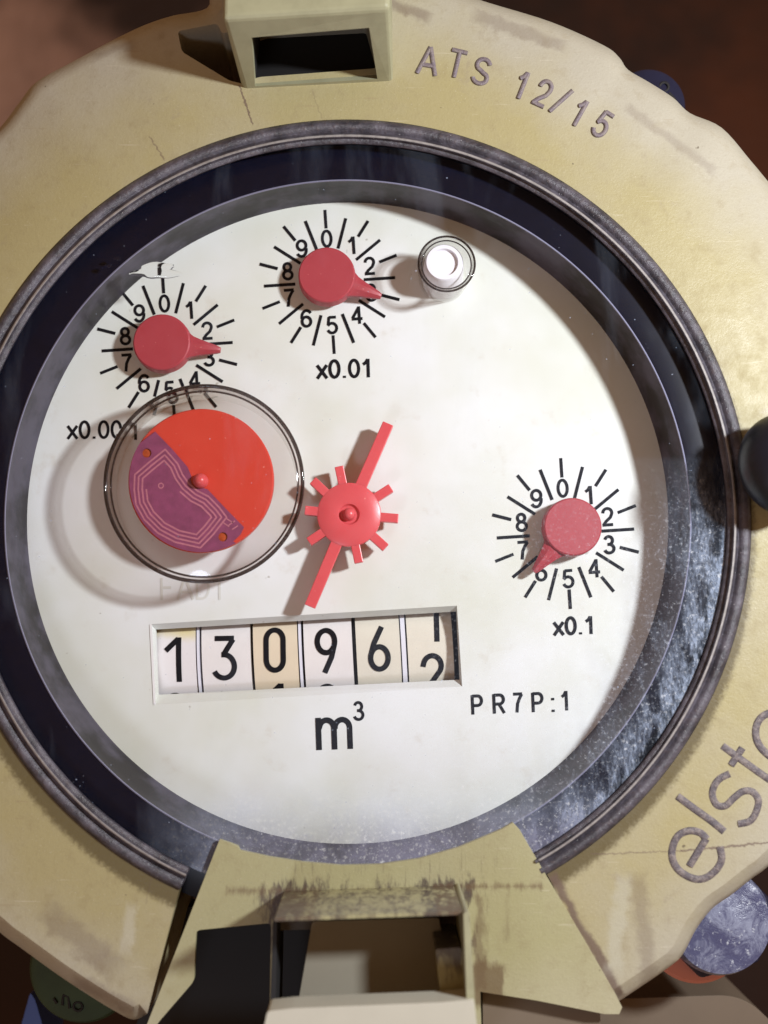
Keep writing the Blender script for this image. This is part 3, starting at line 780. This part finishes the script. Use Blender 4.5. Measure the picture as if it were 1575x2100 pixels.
ar = sum(loop[i-1][0]*loop[i][1]-loop[i][0]*loop[i-1][1] for i in range(len(loop)))
sg = 1 if ar < 0 else -1
bm = bmesh.new()
for k in range(4):
    l = inset(loop, sg*8.2*k*1.0); l = l+[l[0]]
    if k == 3: l = l[3:-3]
    ribbon(bm, l, 3.6, lambda x, y, h: P(x, y, dz+.0235), step=4)
ribbon(bm, circ(330, 996, 5, 16)+[circ(330, 996, 5, 16)[0]], 2.5, lambda x, y, h: P(x, y, dz+.0235), step=2)
for a, b in (((455, 1070), (470, 1080)), ((462, 1062), (478, 1072)), ((468, 1078), (482, 1068)), ((476, 1086), (488, 1078))):
    ribbon(bm, [a, b], 2.6, lambda x, y, h: P(x, y, dz+.0245+.0005), step=4)
mk(bm, 'coil_trace', M['trace'], DISC, recalc=False)
bm = bmesh.new(); q = P(410, 985, dz+.08)
lathe(bm, (q.x, q.y, dz), [(0, .135), (.03, .13), (.06, .105), (.078, .06), (.08, 0)], 40)
mk(bm, 'disc_pin', M['rotor'], DISC, smooth=60)

# ------------------------------------------------------------------ clear dome over the disc, and tube with plug
zc = .70
bm = bmesh.new()
ct = P(418, 990, zc); ro = 206/F*(H-zc); cb = P(424, 1000, 0)
def tube(bm, c0, c1, ro0, ro1, ri0, ri1, z0, z1, n=128, lip=.012):
    prof = [(ro0, 0), (ro1, 1-.04), (ro1-lip, 1), (ri1+lip, 1), (ri1, 1-.04), (ri0, 0)]
    rings = []
    for r, t in prof:
        cc = Vector((c0.x, c0.y, 0)).lerp(Vector((c1.x, c1.y, 0)), t)
        rings.append([bm.verts.new((cc.x+r*math.cos(2*math.pi*i/n), cc.y+r*math.sin(2*math.pi*i/n), z0+(z1-z0)*t)) for i in range(n)])
    for a, b in zip(rings, rings[1:]+rings[:1]):
        for i in range(n): j = (i+1) % n; bm.faces.new((a[i], a[j], b[j], b[i]))
tube(bm, cb, ct, ro+.005, ro, ro-.055, ro-.055, .003, zc)
DOME = mk(bm, 'dome_wall', M['wallclear'], ROOT, smooth=50, label='clear ring wall of the dome over the red disc')
def torus(bm, c, r, z, t, n=160, m=10):
    rg = [[bm.verts.new((c.x+(r+t*math.cos(2*math.pi*k/m))*math.cos(2*math.pi*i/n), c.y+(r+t*math.cos(2*math.pi*k/m))*math.sin(2*math.pi*i/n), z+t*math.sin(2*math.pi*k/m))) for k in range(m)] for i in range(n)]
    for i in range(n):
        for k in range(m): bm.faces.new((rg[i][k], rg[(i+1) % n][k], rg[(i+1) % n][(k+1) % m], rg[i][(k+1) % m]))
bm = bmesh.new(); torus(bm, ct, ro-.012, zc-.01, .021)
mk(bm, 'dome_lip', M['refr'], DOME, smooth=180)
bm = bmesh.new(); torus(bm, ct, ro-.062, zc-.05, .011)
mk(bm, 'dome_lip', M['refr'], DOME, smooth=180)
bm = bmesh.new()
lathe(bm, (ct.x, ct.y, zc), [(ro-.05, -.012), (ro-.07, .004), (0, .010)], 96)
mk(bm, 'dome_top', M['clear'], DOME, smooth=60)
zm = .58
ct = P(916, 541, zm); ro = 61/F*(H-zm); cb = P(908, 573, 0)
bm = bmesh.new(); tube(bm, cb, ct, ro*.86, ro, ro*.80, ro-.035, .003, zm, 96, .008)
TUB = mk(bm, 'plug_tube', M['wallclear'], ROOT, smooth=50, label='small clear tube around the white plug')
bm = bmesh.new(); torus(bm, ct, ro-.008, zm, .012, 96)
mk(bm, 'tube_lip', M['refr'], TUB, smooth=180)
bm = bmesh.new(); torus(bm, ct, ro-.045, zm-.03, .008, 96)
mk(bm, 'tube_lip', M['refr'], TUB, smooth=180)
bm = bmesh.new()
q = P(911, 537, .50); cbm = P(907, 573, 0)
prof = [(.235, .004, 0), (.225, .30, .6), (.212, .46, .95), (.195, .49, 1), (.155, .49, 1), (.145, .45, 1), (.06, .44, 1), (.0, .455, 1)]
rings = []
for r, z, t in prof:
    cc = Vector((cbm.x, cbm.y, 0)).lerp(Vector((q.x, q.y, 0)), t)
    rings.append([bm.verts.new((cc.x+r*math.cos(2*math.pi*i/64), cc.y+r*math.sin(2*math.pi*i/64), z)) for i in range(64)] if r > 0 else [bm.verts.new((cc.x, cc.y, z))])
for a, b in zip(rings, rings[1:]):
    for i in range(64):
        j = (i+1) % 64
        bm.faces.new((a[i], a[j], b[j], b[i]) if len(b) > 1 else (a[i], a[j], b[0]))
mk(bm, 'white_plug', M['plug'], TUB, smooth=50)

# ------------------------------------------------------------------ cover glass
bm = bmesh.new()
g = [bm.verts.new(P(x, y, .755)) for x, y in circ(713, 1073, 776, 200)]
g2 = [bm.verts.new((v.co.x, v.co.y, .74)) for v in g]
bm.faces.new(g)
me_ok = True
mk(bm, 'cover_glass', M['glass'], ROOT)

# ------------------------------------------------------------------ seal lug at the top
def poly_mesh(verts, faces, name, mat, parent, **kw):
    bm = bmesh.new(); vs = [bm.verts.new(v) for v in verts]
    for f in faces: bm.faces.new([vs[i] for i in f])
    return mk(bm, name, mat, parent, **kw)
zh = 1.9
A = [P(500, 184, .76), P(808, 168, .76), P(800, 16, zh), P(456, 38, zh)]             # front face outer
I = [P(523, 181, .95), P(776, 166, .95), P(757, 56, 1.62), P(516, 76, 1.62)]          # opening
fn = (A[1]-A[0]).cross(A[3]-A[0]).normalized()
def on(p):                                                                          # drop onto the front plane along the view
    o = Vector((0, 0, H)); d = (p-o); t = (A[0]-o).dot(fn)/d.dot(fn); return o+d*t
I = [on(P(523, 177, 1)), on(P(774, 162, 1)), on(P(757, 57, 1)), on(P(516, 77, 1))]
back = Vector((0, 1.6, -1.0))
Ib = [p+back for p in I]
K = [Vector((A[0].x, A[0].y, .2)), Vector((A[1].x, A[1].y, .2)), Vector((A[2].x, A[2].y+3, .2)), Vector((A[3].x, A[3].y+3, .2)), Vector((A[2].x, A[2].y+3, zh)), Vector((A[3].x, A[3].y+3, zh))]
V_ = A+I+Ib+K   # 0-3 A, 4-7 I, 8-11 Ib, 12..17 K
Fc = [(0, 1, 5, 4), (1, 2, 6, 5), (2, 3, 7, 6), (3, 0, 4, 7), (4, 5, 9, 8), (5, 6, 10, 9), (6, 7, 11, 10), (7, 4, 8, 11),
      (3, 2, 16, 17), (0, 3, 17, 15, 12), (2, 1, 13, 14, 16), (0, 12, 13, 1), (16, 14, 15, 17), (12, 15, 14, 13)]
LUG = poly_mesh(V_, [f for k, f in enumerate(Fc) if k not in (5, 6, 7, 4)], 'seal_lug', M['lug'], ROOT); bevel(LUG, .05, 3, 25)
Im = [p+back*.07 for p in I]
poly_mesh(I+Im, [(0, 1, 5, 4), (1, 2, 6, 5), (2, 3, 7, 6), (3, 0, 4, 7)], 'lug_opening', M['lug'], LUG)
poly_mesh(Im+Ib, [(0, 1, 5, 4), (1, 2, 6, 5), (2, 3, 7, 6), (3, 0, 4, 7)], 'lug_shade_cavity', M['dark'], LUG)  # black colour stands for the shade inside the opening
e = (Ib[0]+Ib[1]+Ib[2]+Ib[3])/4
poly_mesh([p-back*.30 + (e-p)*.0 for p in Ib], [(0, 1, 2, 3)], 'lug_shade_back', M['dark'], LUG)  # black sheet closing the opening, shade put in as colour

# ------------------------------------------------------------------ hinge bracket at the bottom
ZB = .83
br = [(450, 1722), (474, 1730), (488, 1736), (492, 1744), (550, 1757), (620, 1768), (700, 1775), (780, 1773), (860, 1761), (940, 1738), (1000, 1713), (1030, 1700), (1052, 1687), (1066, 1702),
      (1120, 1795), (1200, 1930), (1262, 2038), (1276, 2066), (1270, 2080), (1240, 2080), (1100, 2052), (985, 2034), (990, 2200), (990, 2400), (962, 2400), (958, 2100), (944, 1900), (760, 1904), (575, 1908), (560, 2400), (200, 2400), (300, 2104)]
shadow_cutout = rounded([(402, 1908), (556, 1893), (548, 2320), (240, 2320), (322, 2100), (398, 2012)], 10)  # cut-out added where the hinge's cast shadow falls, to turn it black
bm = bmesh.new(); add_solid(bm, [br, shadow_cutout], ZB, .762)
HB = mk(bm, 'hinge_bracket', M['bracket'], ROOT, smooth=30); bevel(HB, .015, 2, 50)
def block(name, pts, zt, zb, mat, parent, bw=.03, **kw):
    bm = bmesh.new(); add_solid(bm, [rounded(pts, 6, 3)], zt, zb)
    o = mk(bm, name, mat, parent, smooth=40, **kw); bevel(o, bw, 3, 50); return o
block('hinge_tongue', [(640, 1890), (900, 1882), (990, 2350), (560, 2350)], 1.05, -.6, M['tongue'], HB)
block('hinge_cheek', [(950, 1872), (962, 1868), (990, 2300), (966, 2300)], 2.05, .4, M['lug'], HB, .015, label='right cheek of the hinge')
block('hinge_cheek', [(560, 1890), (568, 1889), (560, 2300), (546, 2300)], 1.3, .4, M['dark'], HB, .01, label='left cheek of the hinge with its shade coloured in black')  # black colour carries the shade on this side
block('hinge_front_wall', [(562, 1882), (950, 1869), (950, 1876), (562, 1890)], 1.95, .4, M['bracket'], HB, .015)
block('hinge_tab', [(893, 1946), (946, 1942), (958, 2044), (905, 2050)], 1.7, .3, M['bracket'], HB, .04)
block('hinge_bar', [(548, 2074), (600, 2068), (900, 2056), (972, 2050), (1000, 2300), (500, 2300)], 2.1, 1.75, M['palebar'], HB, .06)
bm = bmesh.new()
add_solid(bm, [[(360, 1860), (1000, 1860), (1040, 2400), (180, 2400)]], -.6, -1.0)
mk(bm, 'hinge_shade_floor', M['dark'], HB)  # near-black sheet added below, deepens the shadow in the cut-out
block('lower_shelf', [(975, 2020), (1230, 2050), (1240, 2400), (975, 2400)], .6, -.4, M['taupe'], HB)
bm = bmesh.new()
wall_out = [(505, 1850), (1010, 1838), (1180, 2040), (1180, 2400), (240, 2400), (360, 2060)]
wall_in = [(385, 1885), (975, 1868), (995, 2400), (235, 2400)]
tv = []
for lp in ([(392, 1898), (470, 1885), (560, 1880), (955, 1866), (990, 2030), (992, 2390)],):
    a = [bm.verts.new(P(x, y, .761)) for x, y in lp]; b = [bm.verts.new((v.co.x, v.co.y, -.6)) for v in a]
    for i in range(len(a)-1): bm.faces.new((a[i], a[i+1], b[i+1], b[i]))
mk(bm, 'bracket_inner_wall', M['bracket'], HB, smooth=30)
# raised moulding lines on the bracket
bm = bmesh.new()
ribbon(bm, smooth_line([(855, 1822), (850, 1850), (858, 1885), (868, 1930)]), 5, lambda x, y, h: P(x, y, ZB-.003+h*.7), HALF, step=5, cap=True)
mk(bm, 'bracket_rib', M['lug'], HB, smooth=60)

# ------------------------------------------------------------------ things around the meter
def thing(name, label, cat, loc):
    o = bpy.data.objects.new(name, None); COL.objects.link(o); o.location = loc; o['label'] = label; o['category'] = cat; return o
def child(bm, name, mat, root, **kw):
    o = mk(bm, name, mat, **kw); o.parent = root; o.matrix_parent_inverse = Matrix.Translation(-root.location); return o
# black knob at the right edge
q = P(1612, 952, 1.2)
bm = bmesh.new(); bmesh.ops.create_uvsphere(bm, u_segments=48, v_segments=24, radius=1)
for v in bm.verts:
    v.co = Vector((v.co.x*.48*(1+.05*v.co.y), v.co.y*.53, v.co.z*.38)); v.co += q
T1 = thing('rubber_knob', 'black round rubber knob pressed against the right side of the meter rim', 'knob', (q.x, q.y, .9))
child(bm, 'knob_head', M['rubber'], T1, smooth=180)
bm = bmesh.new(); lathe(bm, (q.x+.1, q.y, .90), [(.36, .4), (.33, 0), (0, 0)], 48)
child(bm, 'knob_stem', M['rubber'], T1, smooth=50)
def capthing(px, py, rp, z, label, rot, hexr, grp, mats=('cap', 'navy'), marks=None):
    c = P(px, py, z); r = rp/F*(H-z)
    t = thing('flange_bolt', label, 'bolt', (c.x, c.y, z-1.2)); t['group'] = grp
    bm = bmesh.new(); lathe(bm, (c.x, c.y, z), [(0, .10), (r*.35, .09), (r*.7, .04), (r*.82, .05), (r*.93, .03), (r, -.06), (r*1.02, -.25), (0, -.25)], 72)
    child(bm, 'bolt_cap', M[mats[0]], t, smooth=45)
    bm = bmesh.new(); hx = hexr/F*(H-z); top = [bm.verts.new((c.x+hx*math.cos(math.radians(rot+60*i)), c.y+hx*math.sin(math.radians(rot+60*i)), z-.2)) for i in range(6)]
    bot = [bm.verts.new((v.co.x, v.co.y, z-1.2)) for v in top]
    bm.faces.new(top); bm.faces.new(bot[::-1])
    for i in range(6): j = (i+1) % 6; bm.faces.new((top[i], bot[i], bot[j], top[j]))
    o = child(bm, 'hex_nut', M[mats[1]], t); bevel(o, .05, 3)
    if marks:
        bm = bmesh.new()
        for m in marks: ribbon(bm, m, 6, lambda x, y, h: P(x, y, z+.045+h), HALF, step=4, cap=True)
        child(bm, 'raised_marks', M['dark'], t, smooth=60)
    return t
G = 'flange bolts showing past the edge of the ring'
capthing(1478, 1892, 105, -.35, 'large frosted blue bolt cap showing below the lower right of the ring', 15, 124, G)
capthing(1330, 215, 82, -.5, 'dark blue glossy bolt showing behind the upper right of the ring', 10, 70, G, ('navy', 'navy'), [circ(1362, 178, 9, 14)+[circ(1362, 178, 9, 14)[0]], [(1372, 190), (1386, 206)]])
capthing(170, 1985, 108, -1.2, 'dark green round bolt head showing below the lower left of the ring', 0, 60, G, ('green', 'dark'),
         [circ(160, 2064, 9, 14)+[circ(160, 2064, 9, 14)[0]], [(128, 2062), (130, 2040), (140, 2045), (143, 2068)], [(110, 2048), (117, 2058)]])
# coral disc
c = P(1430, 1905, -.7); bm = bmesh.new(); r = 107/F*(H+.7); lathe(bm, (c.x, c.y, -.9), [(0, .2), (r-.04, .2), (r, .16), (r, -.3), (0, -.3)], 64)
o = mk(bm, 'coral_washer', M['coral'], smooth=40, label='coral pink washer beneath the blue bolt cap at lower right', cat='washer')
# taupe block
bm = bmesh.new(); add_solid(bm, [rounded([(1150, 2052), (1520, 2040), (1600, 2110), (1640, 2400), (1150, 2400)], 70, 8)], -1.6, -4)
o = mk(bm, 'taupe_block', M['taupe'], smooth=40, label='blurred taupe plastic block below the lower right of the meter', cat='block'); bevel(o, .15, 4, 50)
# blue cable
bm = bmesh.new(); add_solid(bm, [rounded([(62, 2035), (72, 2050), (95, 2130), (90, 2300), (20, 2300), (44, 2100)], 6)], -2.2, -3)
o = mk(bm, 'blue_cable', M['blue'], smooth=40, label='blue cable end poking up at the bottom left corner', cat='cable'); bevel(o, .08, 3, 50)

# water on the glass, and small blobs added for reflection flecks
rng = random.Random(3)
def drop(px, py, a, b, name='water_droplet', label='', seed=0, grp=None, z=.756, hh=.03):
    rg = random.Random(seed); n = 40; bm = bmesh.new(); ph = [rg.uniform(0, 6.28) for _ in range(5)]
    rings = []
    for t, hz in ((1, 0), (.93, .45), (.75, .8), (.45, .97)):
        row = []
        for i in range(n):
            th = 2*math.pi*i/n; k = 1+.16*math.sin(3*th+ph[0])+.10*math.sin(5*th+ph[1])+.07*math.sin(7*th+ph[2])
            row.append(bm.verts.new(P(px+a*t*k*math.cos(th), py+b*t*k*math.sin(th), z+hh*hz)))
        rings.append(row)
    for A_, B_ in zip(rings, rings[1:]):
        for i in range(n): j = (i+1) % n; bm.faces.new((A_[i], A_[j], B_[j], B_[i]))
    bm.faces.new(rings[-1])
    return mk(bm, name, M['water'], smooth=60, label=label, cat='droplet', group=grp)
drop(322, 556, 46, 17, label='flat irregular water droplet on the glass above the left dial', seed=2, hh=.035)
drop(222, 545, 7, 4, label='tiny blob added as a white reflection fleck over the upper left of the dark ring', seed=5, hh=.03)
drop(240, 530, 8, 4, label='tiny blob added as a white reflection fleck nearer the dial at the upper left', seed=6, hh=.03)
